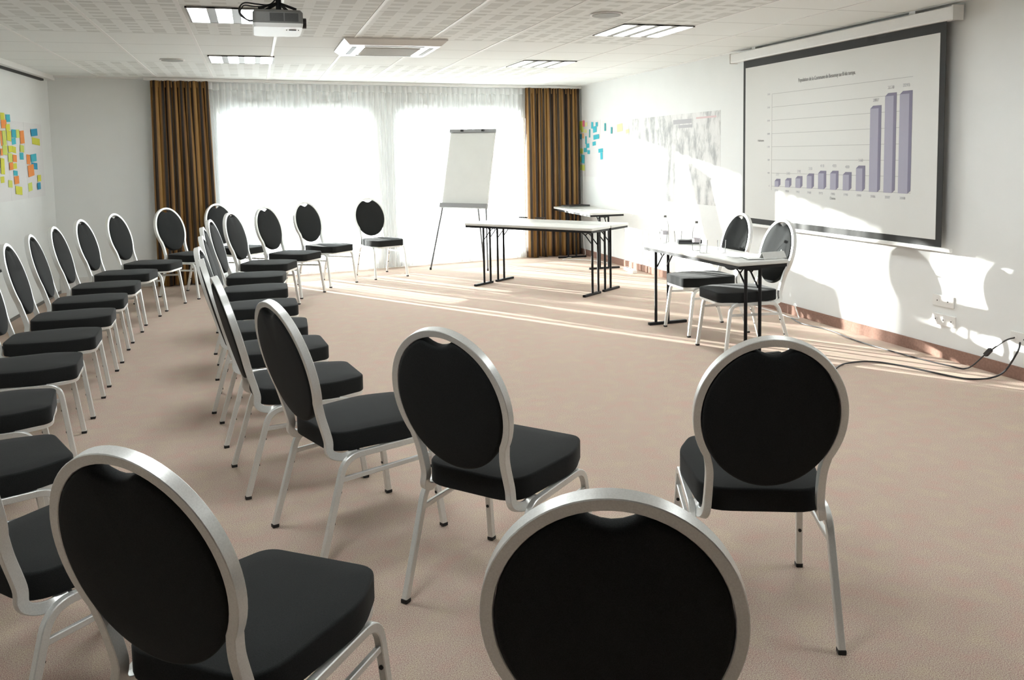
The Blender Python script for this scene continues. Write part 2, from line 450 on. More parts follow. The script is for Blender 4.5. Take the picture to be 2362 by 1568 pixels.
c1 = tag(curtain('drape', -1.13, -.50, .012, 2.435, -.15, .045, 9, M['drape'], rng, uvrep=1.35, flare=.06), 'brown and gold striped floor-length drape left of the windows', 'curtain', 'striped drapes')
c2 = tag(curtain('drape', 3.72, 4.58, .012, 2.435, -.15, .045, 11, M['drape'], rng, uvrep=1.35), 'brown and gold striped floor-length drape in the right corner by the wall', 'curtain', 'striped drapes')
for o, n in ((c1, 9), (c2, 11)):
    md = o.modifiers.new('thick', 'SOLIDIFY'); md.thickness = .003
    hd = bmesh.new(); a, b = ((-1.13, -.50) if n == 9 else (3.72, 4.58))
    for k in range(n * 2):
        x = a + (b - a) * (k + .5) / (n * 2); bx(hd, S_(x) - .006, S_(x) + .006, -.165, -.135, 2.36, 2.44, MB)
    obj('heading_pleat', hd, M['drape'], o)
sh1 = tag(curtain('sheer_curtain', -.52, 1.68, .02, 2.43, -.085, .028, 30, M['sheer'], rng, nz=8, uvrep=.9), 'long white sheer curtain over the left window, beside the brown drape', 'curtain', 'sheer curtains')
sh2 = tag(curtain('sheer_curtain', 1.70, 3.71, .02, 2.43, -.075, .028, 28, M['sheer'], rng, nz=8, uvrep=.9), 'long white sheer curtain over the right window, behind the flipchart', 'curtain', 'sheer curtains')

# ------------------------------------------------------------------ chairs
def make_chair():
    t = thing('banquet_chair', 'x', 'chair')
    AF, AR, YF, YR = .222, .218, .258, -.276
    # seat cushion
    bm = bmesh.new()
    out = round_poly([(-.185, -.205, .09), (.185, -.205, .09), (.222, .13, .06), (.165, .285, .045), (-.165, .285, .045), (-.222, .13, .06)])
    pad(bm, out, .398, .473, .008, .005)
    obj('seat', bm, M['fabric'], t, smooth=True)
    # back: plane inclined, u = x, w = along back
    B0 = Vector((0, -.222, .483)); BT = Vector((0, -.352, .974)); W = (BT - B0); HB = W.length; W = W.normalized(); Nn = Vector((1, 0, 0)).cross(W)   # points to the rear-up
    if Nn.y > 0: Nn = -Nn
    ctr = B0 + W * HB / 2; ra, rb = .210, HB / 2 - .011
    path = []
    th0 = R(-33)
    for k in range(49):
        a = PI - th0 - (PI - 2 * th0) * k / 48
        path.append(ctr + Vector((ra * math.cos(a), 0, 0)) + W * rb * math.sin(a))
    def tail(s):
        e = ctr + Vector((s * ra * math.cos(th0), 0, 0)) + W * rb * math.sin(th0)
        low = B0 - W * .045; low2 = Vector((0, low.y + .02, .415)); end = Vector((0, -.105, .386))
        pts = [e, Vector((s * .166, 0, 0)) + ctr - W * rb * .80, Vector((s * .167, low.y - .002, low.z + .01)), Vector((s * .172, low2.y - .022, .408)), Vector((s * .178, low2.y - .004, .388)), Vector((s * .184, low2.y + .035, .378)), Vector((s * .190, end.y, .386))]
        return smooth_path(pts, 6)[1:]
    L = tail(-1)[::-1]; Rr = tail(1)
    bm = bmesh.new(); sweep(bm, L + path + Rr, .015, .0115, Nn, ch=.0018)
    obj('back_frame', bm, M['silver'], t, smooth=True)
    # back pad with handle cut-out
    ol = []; pa, pb = ra - .0125, rb - .0125
    n = 72
    for k in range(n):
        a = 2 * PI * k / n + PI / 2; x, w = pa * math.cos(a), pb * math.sin(a)
        if w > 0 and abs(x) < .056: w -= .034 * (math.cos(PI * x / .112)) ** .8
        if w < 0: w = w * 1.035
        ol.append((x, w))
    bm = bmesh.new(); pad(bm, ol, -.020, .020, .012, .006)
    mt = Matrix.Translation(ctr) @ Matrix(((1, 0, 0), (0, W.y, -Nn.y), (0, W.z, -Nn.z))).to_4x4()
    for v_ in bm.verts: v_.co = mt @ v_.co
    obj('backrest', bm, M['fabric'], t, smooth=True)
    # side frames: rear leg, rail, front leg
    for s in (-1, 1):
        rt, ft = Vector((s * .206, -.165, .384)), Vector((s * .209, .208, .386))
        rf, ff = Vector((s * AR, YR, .012)), Vector((s * AF, YF, .012))
        full = fillet([rf, rt, ft, ff], .062, 8)
        nx = (1, 0, 0)
        ir = max(i for i, p in enumerate(full) if p.y < -.09); jf = min(i for i, p in enumerate(full) if p.y > .14 and p.z > .3)
        bm = bmesh.new(); sweep(bm, full[ir:jf + 1], .011, .012, nx, ch=.0025); obj('side_rail', bm, M['silver'], t, smooth=True)
        for nm, seg, q in (('rear', full[:ir + 1], rf), ('front', full[jf:], ff)):
            bm = bmesh.new(); sweep(bm, seg, .011, .012, nx, ch=.0025); lg = obj('leg', bm, M['silver'], t, smooth=True)
            bm = bmesh.new(); bx(bm, q.x - .0125, q.x + .0125, q.y - .0135, q.y + .0135, 0, .0145); obj('foot_cap', bm, M['rubber'], lg, bevel=.003)
            d = (rt - rf) if nm == 'rear' else (ft - ff)
            for h in (.36, .66):
                bm = bmesh.new(); p = q + d * h; sg = 1 if nm == 'rear' else -1
                cyl(bm, (p.x, p.y + sg * .011 if sg > 0 else p.y - .015, p.z), .006, .005, 8, 'y')
                obj('stud', bm, M['rubber'], lg)
        # stretcher
        zr = .308; a = rf.lerp(rt, (zr - .012) / .38); b = ff.lerp(ft, (zr + .008 - .012) / .382)
        bm = bmesh.new(); sweep(bm, [a, b], .007, .009, nx, ch=.002); obj('stretcher', bm, M['silver'], t)
    # front apron under the seat and a cross bar at the rear
    bm = bmesh.new()
    pts = smooth_path([(-.205, .15, .391), (-.15, .268, .391), (0, .277, .391), (.15, .268, .391), (.205, .15, .391)], 8)
    sweep(bm, pts, .009, .005, (0, 0, 1), ch=.001)
    obj('front_apron', bm, M['silver'], t, smooth=True)
    bm = bmesh.new(); sweep(bm, [(-.2, -.10, .384), (.2, -.10, .384)], .009, .011, (0, 0, 1), ch=.002)
    obj('cross_bar', bm, M['silver'], t)
    return t
proto = make_chair()
GI, GO = 'banquet chairs of the inner row', 'banquet chairs of the outer row'
chairs = [
 (1.524, 2.337, -22.5, 'black round-backed chair alone in the right foreground, facing the speaker table', GI),
 (.784, 2.725, -49.1, 'black round-backed chair at picture centre, angled right, above the nearest chair', GI),
 (.362, 3.36, -68.6, 'black round-backed chair left of the centre foreground chair, its seat partly behind that chair', GI),
 (.158, 4.054, -81.1, 'black inner row chair seen edge-on just left of the tall narrow tilted back', GI),
 (.657, 1.488, -24.3, 'nearest chair, only its huge black round back in view at bottom centre', GO),
 (-.051, 1.931, -38.5, 'large black chair at lower left, its wide tilted back hiding the chair to its left', GO),
 (1.504, 10.535, -160.5, 'black chair facing the camera before the sheer curtain, nearest the flipchart', GO),
 (.797, 10.141, -138.3, 'black inner row chair at the window end, next left of the one facing the camera', GI),
 (-1.056, 9.223, -108.8, 'black chair before the grey back wall, just left of the drape', GO),
 (3.584, 6.182, 87.4, 'black chair behind the speaker table, the farther of the pair', 'chairs at the speaker table'),
 (3.483, 5.46, 86.7, 'black chair behind the speaker table, the nearer of the pair', 'chairs at the speaker table'),
 (-.689, 9.91, -127.3, 'black chair whose whole back stands out against the left brown drape', GO),
 (-1.211, 8.486, -99.9, 'outer row chair third along from the brown drape by the left wall', GO),
 (-1.259, 7.701, -92.8, 'outer row chair fourth along from the brown drape by the left wall', GO),
 (-1.26, 6.966, -88.3, 'outer row chair fifth along from the brown drape by the left wall', GO),
 (-1.245, 6.265, -88.1, 'outer row chair sixth along from the brown drape, the leftmost whole back', GO),
 (-1.223, 5.544, -88.3, 'outer row chair seventh from the brown drape, its back cut by the left edge', GO),
 (-1.199, 4.815, -85.7, 'outer row chair eighth from the brown drape, only seat and front legs in view', GO),
 (.074, 8.704, -112.5, 'inner row chair third from the window end', GI),
 (.369, 9.484, -127.2, 'inner row chair second from the window end, against the bright sheer curtain', GI),
 (-.20, 10.42, -133.8, 'outer row chair overlapping the edge of the left drape and the sheer curtain', GO),
 (-.048, 7.8, -98.1, 'inner row chair fourth from the window end, the first seen nearly edge-on', GI),
 (-.056, 6.992, -91., 'inner row chair fifth from the window end, back edge-on', GI),
 (-.019, 6.19, -89.4, 'inner row chair sixth from the window end, back edge-on', GI),
 (.003, 5.389, -92., 'inner row chair seventh from the window end, back edge-on', GI),
 (.064, 4.771, -85.2, 'inner row chair eighth from the window end, just behind the edge-on nearest one', GI),
 (-1.165, 4.03, -82.2, 'outer row chair ninth from the brown drape, seat cut by the left edge', GO),
 (-.968, 3.25, -66.8, 'outer row chair tenth from the brown drape, seat just above the big tilted back', GO),
 (-.554, 2.548, -48., 'outer row chair in the lower left corner, partly behind the large tilted back', GO),
]
for i, (x, y, a, lab, grp) in enumerate(chairs):
    c = proto if i == 0 else copy_tree(proto)
    c.location = (x, y, 0); c.rotation_euler = (0, 0, R(a)); c['label'] = lab; c['category'] = 'chair'; c['group'] = grp

# ------------------------------------------------------------------ folding tables
def folding_table(label, centre, ang, L, Wd, h, inset=.12, group=None, shift=0., post_gap=.12):
    t = thing('folding_table', label, 'table', (centre[0], centre[1], 0), R(ang), group)   # local x = long side
    bm = bmesh.new(); ol = round_poly([(-L / 2, -Wd / 2, .02), (L / 2, -Wd / 2, .02), (L / 2, Wd / 2, .02), (-L / 2, Wd / 2, .02)], 4)
    pad(bm, ol, h - .028, h, .006, 0)
    obj('tabletop', bm, M['tabletop'], t, smooth=True)
    bm = bmesh.new()
    for s in (-1, 1): bx(bm, -L / 2 + .012, L / 2 - .012, s * (Wd / 2 - .016) - .005, s * (Wd / 2 - .016) + .005, h - .052, h - .026)
    for s in (-1, 1): bx(bm, s * (L / 2 - .016) - .005, s * (L / 2 - .016) + .005, -Wd / 2 + .012, Wd / 2 - .012, h - .052, h - .026)
    obj('under_frame', bm, M['black_metal'], t)
    for s in (-1, 1):
        x = s * (L / 2 - inset)
        bm = bmesh.new()
        for w in (-1, 1): sweep(bm, [(x, shift + w * post_gap / 2, .02), (x, shift + w * post_gap / 2, h - .03)], .0125, .0125, (1, 0, 0), rnd=True, seg=12)
        bx(bm, x - .012, x + .012, shift - post_gap / 2, shift + post_gap / 2, h - .07, h - .05)
        lg = obj('leg', bm, M['black_metal'], t, smooth=True)
        bm = bmesh.new(); bx(bm, x - .018, x + .018, -Wd / 2 + .03, Wd / 2 - .03, 0, .024); obj('foot_bar', bm, M['black_metal'], lg, bevel=.004)
        bm = bmesh.new()
        for w in (-1, 1):
            yb = shift + w * post_gap / 2 * .8
            sweep(bm, [(x - s * .004, yb, h - .2), (x - s * .09, yb, h - .10), (x - s * .17, yb, h - .045)], .006, .004, (0, 1, 0), ch=.001)
            sweep(bm, [(x - s * .09, yb, h - .10), (x - s * .03, yb, h - .045)], .005, .004, (0, 1, 0), ch=.001)
        obj('folding_brace', bm, M['black_metal'], t)
    return t
# two narrow tables side by side form the middle table
d = Vector((1.010, -1.367)).normalized(); w = Vector((-d.y, d.x)); ang = math.degrees(math.atan2(d.y, d.x))
m1 = Vector((2.281, 9.301)); L = 1.70
cA = m1 + d * L / 2 + w * .195; cB = m1 + d * L / 2 + w * .598
folding_table('near one of two narrow grey folding tables pushed together before the flipchart', cA, ang, L, .39, .73, shift=.07, group='middle tables')
folding_table('far one of two narrow grey folding tables pushed together before the flipchart', cB, ang, L, .39, .73, shift=-.07, group='middle tables')
SPK = folding_table('narrow grey folding table with bottles and papers in front of two chairs by the screen', (3.44, 5.87), 92., 1.43, .43, .71, inset=.055, shift=.055)
folding_table('grey folding table with black legs in the right corner by the drape', (4.33, 10.60), 88., 1.50, .48, .74, group='wall tables')
folding_table('folding table against the left wall, mostly out of frame', (-2.13, 6.95), 87.1, 1.60, .36, .70, group='wall tables')

# ------------------------------------------------------------------ flipchart easel
t = thing('flipchart_easel', 'white flipchart on a thin grey easel standing before the right window', 'flipchart', (2.6, 10.8, 0))
def loc(p): return Vector(p) - Vector((2.6, 10.8, 0))
TL, TR, BL, BR = loc((2.565, 11.07, 1.842)), loc((3.095, 10.72, 1.836)), loc((2.362, 10.86, .822)), loc((2.895, 10.51, .808))
nb = (TR - TL).cross(BL - TL).normalized()
if nb.y > 0: nb = -nb
def slab(p00, p10, p11, p01, n, d0, d1):
    bm = bmesh.new(); a = [bm.verts.new(p + n * d0) for p in (p00, p10, p11, p01)]; b = [bm.verts.new(p + n * d1) for p in (p00, p10, p11, p01)]
    bm.faces.new(a); bm.faces.new(b)
    for i in range(4): bm.faces.new((a[i], a[(i + 1) % 4], b[(i + 1) % 4], b[i]))
    return bm
q = lambda u, v_: TL.lerp(TR, u).lerp(BL.lerp(BR, u), v_)
obj('board', slab(TL, TR, BR, BL, nb, -.02, 0), M['white_plastic'], t)
obj('paper_pad', slab(q(.02, .05), q(.98, .05), q(.98, .945), q(.02, .945), nb, .002, .012), M['flip_paper'], t)
cb = obj('clamp_bar', slab(q(-.01, 0), q(1.01, 0), q(1.01, .04), q(-.01, .04), nb, .001, .025), M['tray_grey'], t)
for u in (.27, .73):
    obj('clamp_knob', slab(q(u - .03, .005), q(u + .03, .005), q(u + .03, .03), q(u - .03, .03), nb, .025, .037), M['black_plastic'], cb)
obj('pen_tray', slab(q(-.01, .955), q(1.01, .955), q(1.01, 1.01), q(-.01, 1.01), nb, .001, .06), M['tray_grey'], t)
for a, b in ((q(.03, .98), loc((2.19, 10.83, 0))), (q(.97, .98), loc((2.86, 10.42, 0))), (q(.6, .5) - nb * .03, loc((2.995, 11.10, 0)))):
    bm = bmesh.new(); sweep(bm, [a, b + Vector((0, 0, .006))], .011, .011, (1, 0, 0), rnd=True, seg=10); lg = obj('leg', bm, M['silver_dark'], t, smooth=True)
    bm = bmesh.new(); cyl(bm, b, .014, .03, 10); obj('foot_cap', bm, M['rubber'], lg)

# ------------------------------------------------------------------ projection screen with its chart
XS = 4.57
t = thing('projection_screen', 'wall-hung pull-down projection screen with black border showing a bar chart', 'projection screen', (XS, 5.93, 0))
def sy(y): return y - 5.93
Y0, Y1, Z0, Z1 = 4.68, 7.165, .80, 2.36
bm = bmesh.new(); bx(bm, -.035, .045, sy(4.60), sy(7.35), 2.355, 2.445); cs_ = obj('casing', bm, M['white_plastic'], t, bevel=.008)
for ya in (4.588, 7.348):
    bm = bmesh.new(); bx(bm, -.04, .05, sy(ya), sy(ya + .014), 2.35, 2.45); obj('end_cap', bm, M['white_trim'], cs_)
for y in (5.0, 7.0):
    bm = bmesh.new(); bx(bm, .0, .0776, sy(y) - .03, sy(y) + .03, 2.43, 2.472); obj('bracket', bm, M['white_trim'], cs_)
bm = bmesh.new(); bx(bm, 0, .002, sy(Y0), sy(Y1), Z0, Z1); obj('black_border', bm, M['screen_black'], t)
bm = bmesh.new(); bx(bm, -.0015, 0, sy(Y0 + .052), sy(Y1 - .038), Z0 + .05, Z1 - .075); obj('screen_fabric', bm, M['screen_white'], t)
bm = bmesh.new(); bx(bm, -.012, .012, sy(Y0 - .09), sy(Y1 + .02), Z0 - .028, Z0); obj('bottom_bar', bm, M['white_plastic'], t, bevel=.004)
def quad(bm, pts, mi=0):
    f = bm.faces.new([bm.verts.new((x, sy(y), z)) for x, y, z in pts]); f.material_index = mi
def flat(bm, y0, y1, z0, z1, mi=0, x=-.0030):
    bx(bm, x, x + .001, sy(min(y0, y1)), sy(max(y0, y1)), min(z0, z1), max(z0, z1), mi=mi)
bars = [(6.64, 6.583, 1.215), (6.482, 6.421, 1.225), (6.331, 6.264, 1.246), (6.173, 6.107, 1.271), (6.021, 5.947, 1.296), (5.866, 5.794, 1.298), (5.709, 5.637, 1.290), (5.555, 5.482, 1.343), (5.406, 5.316, 1.802), (5.249, 5.161, 1.886), (5.099, 5.005, 1.890)]
for a, b, z in bars:
    bm = bmesh.new(); zb = 1.163; dx = .03; dz = .022
    flat(bm, a, b, zb, z, 0)
    for pts in ([(b, zb), (b - dx, zb + dz), (b - dx, z + dz), (b, z)], [(a, z), (b, z), (b - dx, z + dz), (a - dx, z + dz)]):
        f0 = [bm.verts.new((-.003, sy(y), z_)) for y, z_ in pts]; f1 = [bm.verts.new((-.002, sy(y), z_)) for y, z_ in pts]
        bm.faces.new(f0).material_index = 1; bm.faces.new(f1).material_index = 1
        for i in range(4): bm.faces.new((f0[i], f0[(i + 1) % 4], f1[(i + 1) % 4], f1[i])).material_index = 1
    obj('chart_bar', bm, [M['chart_front'], M['chart_side']], t)
bm = bmesh.new()
for k in range(8):
    z = 1.167 + k * .1203
    flat(bm, 6.69, 4.975, z - .0018, z + .0018, x=-.0022)
flat(bm, 6.694, 6.690, 1.13, 2.01, x=-.0022)
obj('chart_grid', bm, M['chart_line'], t)
def text(body, y, z, size, mat, parent, name, align='CENTER', x=-.0035, scx=1., par_loc=(XS, 5.93, 0)):
    cu = bpy.data.curves.new(name, 'FONT'); cu.body = body; cu.size = size; cu.align_x = align; cu.align_y = 'CENTER'; cu.extrude = .0003
    tmp = bpy.data.objects.new('tmp', cu); COL.objects.link(tmp)
    me = bpy.data.meshes.new_from_object(tmp.evaluated_get(bpy.context.evaluated_depsgraph_get()))
    bpy.data.objects.remove(tmp); o = bpy.data.objects.new(name, me); COL.objects.link(o)
    mt = Matrix(((0, 0, -1, x), (-scx, 0, 0, y - par_loc[1]), (0, 1, 0, z), (0, 0, 0, 1)))
    me.transform(mt); me.materials.clear(); me.materials.append(mat); o.parent = parent; return o
text('Population de la Commune de Bessenay au fil du temps', 5.945, 2.098, .046, M['chart_text'], t, 'chart_title', scx=.70)
text('Habitants', 6.863, 1.588, .026, M['chart_text'], t, 'axis_title')
text('Dates', 5.83, 1.092, .03, M['chart_text'], t, 'axis_title')
for k in range(8): text(str(k * 400), 6.72, 1.167 + k * .1203, .022, M['chart_text_pale'], t, 'axis_number', 'RIGHT').data.name
vals = ['217', '240', '290', '350', '410', '420', '400', '560', '2007', '2270', '2290']; yrs = ['1936', '1954', '1962', '1968', '1975', '1982', '1990', '1999', '2006', '2007', '2008']
for (a, b, z), v1, v2 in zip(bars, vals, yrs):
    text(v1, (a + b) / 2 - .015, z + .062, .034, M['chart_text_pale'], t, 'bar_value'); text(v2, (a + b) / 2, 1.128, .028, M['chart_text_pale'], t, 'axis_year')

# ------------------------------------------------------------------ wall papers, notes
def wallbox(name, wall, y, z, w, h, mat, off=0., th=.0012, rot=0.):
    bm = bmesh.new()
    if wall == 'R':
        bx(bm, -th, 0, -w / 2, w / 2, -h / 2, h / 2); o = obj(name, bm, mat)
        o.matrix_world = Matrix.Translation((XR - .0005 - off, y, z)) @ Matrix.Rotation(rot, 4, 'X')
    else:
        bx(bm, 0, th, -w / 2, w / 2, -h / 2, h / 2); o = obj(name, bm, mat)
        o.matrix_world = Matrix.Translation((XLW(y) + .0007 + off, y, z)) @ Matrix.Rotation(-math.atan(.05), 4, 'Z') @ Matrix.Rotation(rot, 4, 'X')
    return o
p = tag(wallbox('poster', 'R', 8.785, 1.42, 2.15, 1.0, M['poster']), 'large pale grey map poster on the right wall between sticky notes and screen', 'poster')
for y, z, w, h, m in ((8.52, 1.835, .42, .05, 'chart_text_pale'), (8.45, 1.78, .32, .035, 'chart_text_pale'), (8.0, 1.86, .42, .02, 'pale_pink')):
    bm = bmesh.new(); bx(bm, -.002, -.0012, -w / 2, w / 2, -h / 2, h / 2); s = obj('printed_line', bm, M[m], p); s.location = (0, y - 8.785, z - 1.42)
tag(wallbox('paper_sheet', 'R', 11.22, 1.56, .76, .80, M['paper']), 'white paper sheet under the sticky notes next to the right drape', 'paper', 'paper sheets on the right wall')
tag(wallbox('paper_sheet', 'R', 10.36, 1.54, .86, .80, M['paper']), 'white paper sheet beside the map poster, fewer sticky notes', 'paper', 'paper sheets on the right wall')
NR = [(11.58, 1.905, .16, .13, 'yellow'), (11.52, 1.85, .10, .085, 'lime'), (11.46, 1.93, .08, .09, 'pink'), (11.60, 1.745, .14, .077, 'blue'), (11.50, 1.753, .098, .074, 'peach'), (11.139, 1.893, .071, .093, 'cyan'), (11.042, 1.832, .13, .087, 'cyan'), (10.971, 1.90, .069, .059, 'cyan'), (11.238, 1.781, .052, .116, 'teal'), (10.679, 1.852, .058, .106, 'teal'), (10.462, 1.8, .051, .088, 'teal'), (10.989, 1.724, .2, .064, 'cyan'), (11.38, 1.688, .059, .112, 'cyan'), (11.313, 1.606, .12, .062, 'cyan'), (11.40, 1.545, .119, .062, 'cyan'), (11.274, 1.514, .09, .056, 'cyan'), (11.076, 1.632, .12, .055, 'cyan'), (10.842, 1.532, .16, .054, 'cyan'), (10.81, 1.457, .081, .096, 'cyan'), (11.50, 1.415, .13, .124, 'cyan'), (11.56, 1.532, .11, .075, 'lime'), (11.60, 1.411, .10, .076, 'yellow'), (11.52, 1.288, .17, .081, 'lime'), (11.36, 1.915, .088, .056, 'cream'), (11.40, 1.82, .11, .051, 'cream'), (10.2, 1.825, .17, .102, 'cream'), (9.96, 1.771, .093, .049, 'cream')]
NL = [(9.101, 1.95, .112, .068, 'yellow'), (9.251, 1.939, .12, .072, 'cyan'), (9.116, 1.878, .15, .079, 'orange'), (9.218, 1.851, .12, .059, 'yellow'), (9.025, 1.741, .044, .142, 'orange'), (9.109, 1.746, .10, .14, 'lime'), (9.237, 1.77, .12, .1, 'yellow'), (9.385, 1.795, .12, .08, 'cyan'), (9.383, 1.719, .12, .062, 'cyan'), (9.514, 1.797, .1, .083, 'lime'), (9.64, 1.766, .13, .13, 'orange'), (9.609, 1.649, .12, .07, 'lime'), (9.593, 1.573, .12, .07, 'cyan'), (9.1, 1.63, .13, .09, 'lime'), (9.001, 1.611, .05, .065, 'orange'), (9.252, 1.642, .12, .062, 'yellow'), (9.379, 1.636, .098, .063, 'yellow'), (9.374, 1.551, .115, .071, 'orange'), (9.235, 1.558, .12, .085, 'lime'), (9.244, 1.475, .11, .072, 'orange'), (9.365, 1.475, .115, .055, 'yellow'), (9.368, 1.406, .12, .049, 'cyan'), (9.382, 1.337, .14, .078, 'orange'), (8.999, 1.477, .099, .15, 'yellow'), (8.981, 1.35, .1, .06, 'yellow'), (9.192, 1.305, .114, .069, 'lime'), (9.43, 1.232, .2, .081, 'yellow'), (10.049, 1.825, .22, .075, 'blue'), (10.109, 1.731, .27, .072, 'yellow'), (9.801, 1.54, .11, .1, 'orange'), (9.861, 1.424, .2, .12, 'orange'), (9.974, 1.556, .19, .08, 'cyan'), (10.0, 1.470, .2, .07, 'blue'), (9.806, 1.255, .13, .085, 'lime'), (10.131, 1.339, .12, .068, 'yellow'), (10.097, 1.255, .115, .072, 'blue')]
cname = dict(yellow='yellow', lime='yellow-green', orange='orange', cyan='turquoise', blue='blue', pink='pink', teal='dark teal', peach='peach', cream='pale yellow')
ordn = ['topmost', 'second', 'third', 'fourth', 'fifth', 'sixth', 'seventh', 'eighth', 'ninth', 'tenth', 'eleventh', 'twelfth']
def place_notes(lst, wall, zone):
    rg = random.Random(5); byk = {}
    for i, n in enumerate(lst): byk.setdefault((n[4], zone(n[0])), []).append(i)
    rank = {}
    for k, ids in byk.items():
        ids.sort(key=lambda i: (-lst[i][1], lst[i][0]))
        for r_, i in enumerate(ids): rank[i] = (r_, len(ids))
    for i, (y, z, w, h, c) in enumerate(lst):
        o = wallbox('sticky_note', wall, y, z, w, h, M['n_' + c], off=.003 + .0016 * (i % 4), th=.001, rot=rg.uniform(-.09, .09))
        r_, n = rank[i]
        o1 = ('%s one down' % ordn[r_] if r_ else 'the topmost such') if n > 1 else 'the only one there'
        tag(o, '%s sticky note on the %s, %s' % (cname[c], zone(y), o1), 'sticky note', 'sticky notes on the %s wall' % ('right' if wall == 'R' else 'left'))
place_notes(NR, 'R', lambda y: 'right wall beside the drape' if y > 11.3 else ('right wall, middle cluster' if y > 10.75 else 'right wall toward the poster'))
place_notes(NL, 'L', lambda y: 'left wall sheet nearest the corner' if y > 9.72 else ('left wall middle sheet' if y > 9.3 else 'left wall at the picture edge'))
for (y0, y1, lab) in ((8.55, 9.20, 'white paper sheet with sticky notes cut by the left picture edge'), (9.21, 9.70, 'white paper sheet with sticky notes, middle one on the left wall'), (9.72, 10.34, 'white paper sheet with sticky notes nearest the back corner on the left wall')):
    tag(wallbox('paper_sheet', 'L', (y0 + y1) / 2, 1.53, y1 - y0, .78, M['paper']), lab, 'paper', 'paper sheets on the left wall')

# ------------------------------------------------------------------ sockets and cables
def socket(y, z, w, label, holes=2):
    t = thing('wall_socket', label, 'socket', (XR, y, z), 0, 'wall sockets')
    bm = bmesh.new(); bx(bm, -.012, 0, -w / 2, w / 2, -.04, .04); obj('face_plate', bm, M['white_plastic'], t, bevel=.003)
    for k in range(holes):
        yy = -w / 2 + w * (k + .5) / holes
        bm = bmesh.new(); cyl(bm, (-.0135, yy, 0), .019, .003, 18, 'x'); wl = obj('outlet', bm, M['white_trim'], t)
        bm = bmesh.new(); cyl(bm, (-.0145, yy, .0), .005, .002, 8, 'x'); obj('pin_hole', bm, M['dark_grille'], wl)
socket(4.72, .41, .19, 'double wall socket on the right wall, upper one under the screen')
socket(4.71, .275, .21, 'triple wall socket on the right wall, lower one just above the skirting', 3)
socket(4.09, .27, .14, 'wall socket at the right picture edge with black plugs', 2)
def cable(name, pts, r, mat, label, grp='cables on the floor', cat='cable', par=None):
    bm = bmesh.new(); sweep(bm, smooth_path(pts, 8), r, r, (0, 0, 1) if abs(pts[1][2] - pts[0][2]) < .05 else (.3, .9, .2), rnd=True, seg=8)
    o = obj(name, bm, mat, par, smooth=True)
    if label: tag(o, label, cat, grp)
    return o
c = cable('power_cable', [(4.625, 4.12, .27), (4.57, 4.14, .25), (4.55, 4.26, .14), (4.53, 4.38, .02), (4.5, 4.5, .007), (4.45, 4.85, .007), (4.44, 5.37, .007), (4.5, 5.75, .007), (4.46, 6.05, .007), (4.52, 6.3, .007)], .005, M['black_plastic'], 'thin black cable from the edge socket along the foot of the right wall')
bm = bmesh.new(); bx(bm, -.012, .012, -.03, .03, -.012, .012); k = obj('cable_connector', bm, M['black_plastic'], c); k.location = (4.552, 4.245, .155); k.rotation_euler = (-.85, 0, 0)
cable('power_cable', [(4.62, 4.07, .25), (4.58, 4.05, .20), (4.56, 4.12, .06), (4.50, 4.17, .008), (4.36, 4.2, .007), (4.30, 4.3, .007), (4.2, 4.63, .007), (4.09, 4.79, .007), (3.9, 4.81, .007), (3.71, 4.70, .007), (3.5, 4.52, .007)], .006, M['black_plastic'], 'thicker black cable curving over the carpet behind the right foreground chair')
cable('power_cable', [(4.62, 6.40, .11), (4.60, 6.32, .03), (4.57, 6.27, .006), (4.53, 6.36, .006), (4.56, 6.55, .006), (4.55, 6.9, .006)], .005, M['white_plastic'], 'short white cable at the foot of the right wall behind the speaker table')
cable('power_cable', [(4.60, 11.45, .60), (4.60, 11.40, .2), (4.57, 11.3, .008), (4.3, 11.2, .008), (4.12, 11.0, .008), (4.3, 10.95, .008), (4.5, 10.7, .008), (4.55, 10.3, .008)], .005, M['white_plastic'], 'white cable coiling on the floor under the corner table')
t = thing('power_strip', 'white power strip on the floor near the corner table', 'power strip', (4.5, 9.6, 0), R(85))
bm = bmesh.new(); bx(bm, -.17, .17, -.03, .03, 0, .04); obj('body', bm, M['white_plastic'], t, bevel=.006)
for k in range(3):
    bm = bmesh.new(); cyl(bm, (-.1 + k * .1, 0, .04), .018, .002, 14); obj('outlet', bm, M['grey_plastic'], t)

# ------------------------------------------------------------------ things on the tables
def bottle(x, y, z, label):
    t = thing('water_bottle', label, 'bottle', (x, y, z), 0, 'water bottles')
    bm = bmesh.new(); lathe(bm, [(.028, 0), (.032, .006), (.032, .045), (.030, .05), (.032, .055), (.032, .105), (.0305, .11), (.032, .115), (.031, .15), (.022, .185), (.013, .205), (.0125, .222)], seg=24)
    obj('bottle_body', bm, M['clear'], t, smooth=True)
    bm = bmesh.new(); lathe(bm, [(.0145, .218), (.0145, .236)], seg=18); obj('cap', bm, M['grey_plastic'], t)
    bm = bmesh.new(); lathe(bm, [(.0325, .068), (.0325, .10)], seg=24, cap=False); obj('paper_label', bm, M['label_blue'], t)
TH_ = .7105
bottle(3.43, 6.60, TH_, 'clear plastic water bottle at the far end of the speaker table')
bottle(3.36, 5.93, TH_, 'clear plastic water bottle midway along the speaker table')
def glass(x, y, z, label):
    bm = bmesh.new(); lathe(bm, [(.001, .003), (.026, .0), (.034, .10), (.032, .10), (.0245, .008), (.001, .009)], seg=24, cap=False)
    o = obj('drinking_glass', bm, M['clear'], smooth=True); o.location = (x, y, z); tag(o, label, 'glass', 'drinking glasses')
glass(3.38, 6.53, TH_, 'upturned drinking glass left of the far water bottle')
glass(3.52, 6.53, TH_, 'drinking glass between the far water bottle and the black box')
glass(3.33, 5.77, TH_, 'drinking glass right beside the nearer water bottle')
glass(3.45, 5.70, TH_, 'drinking glass behind the nearer pair, next to the papers')
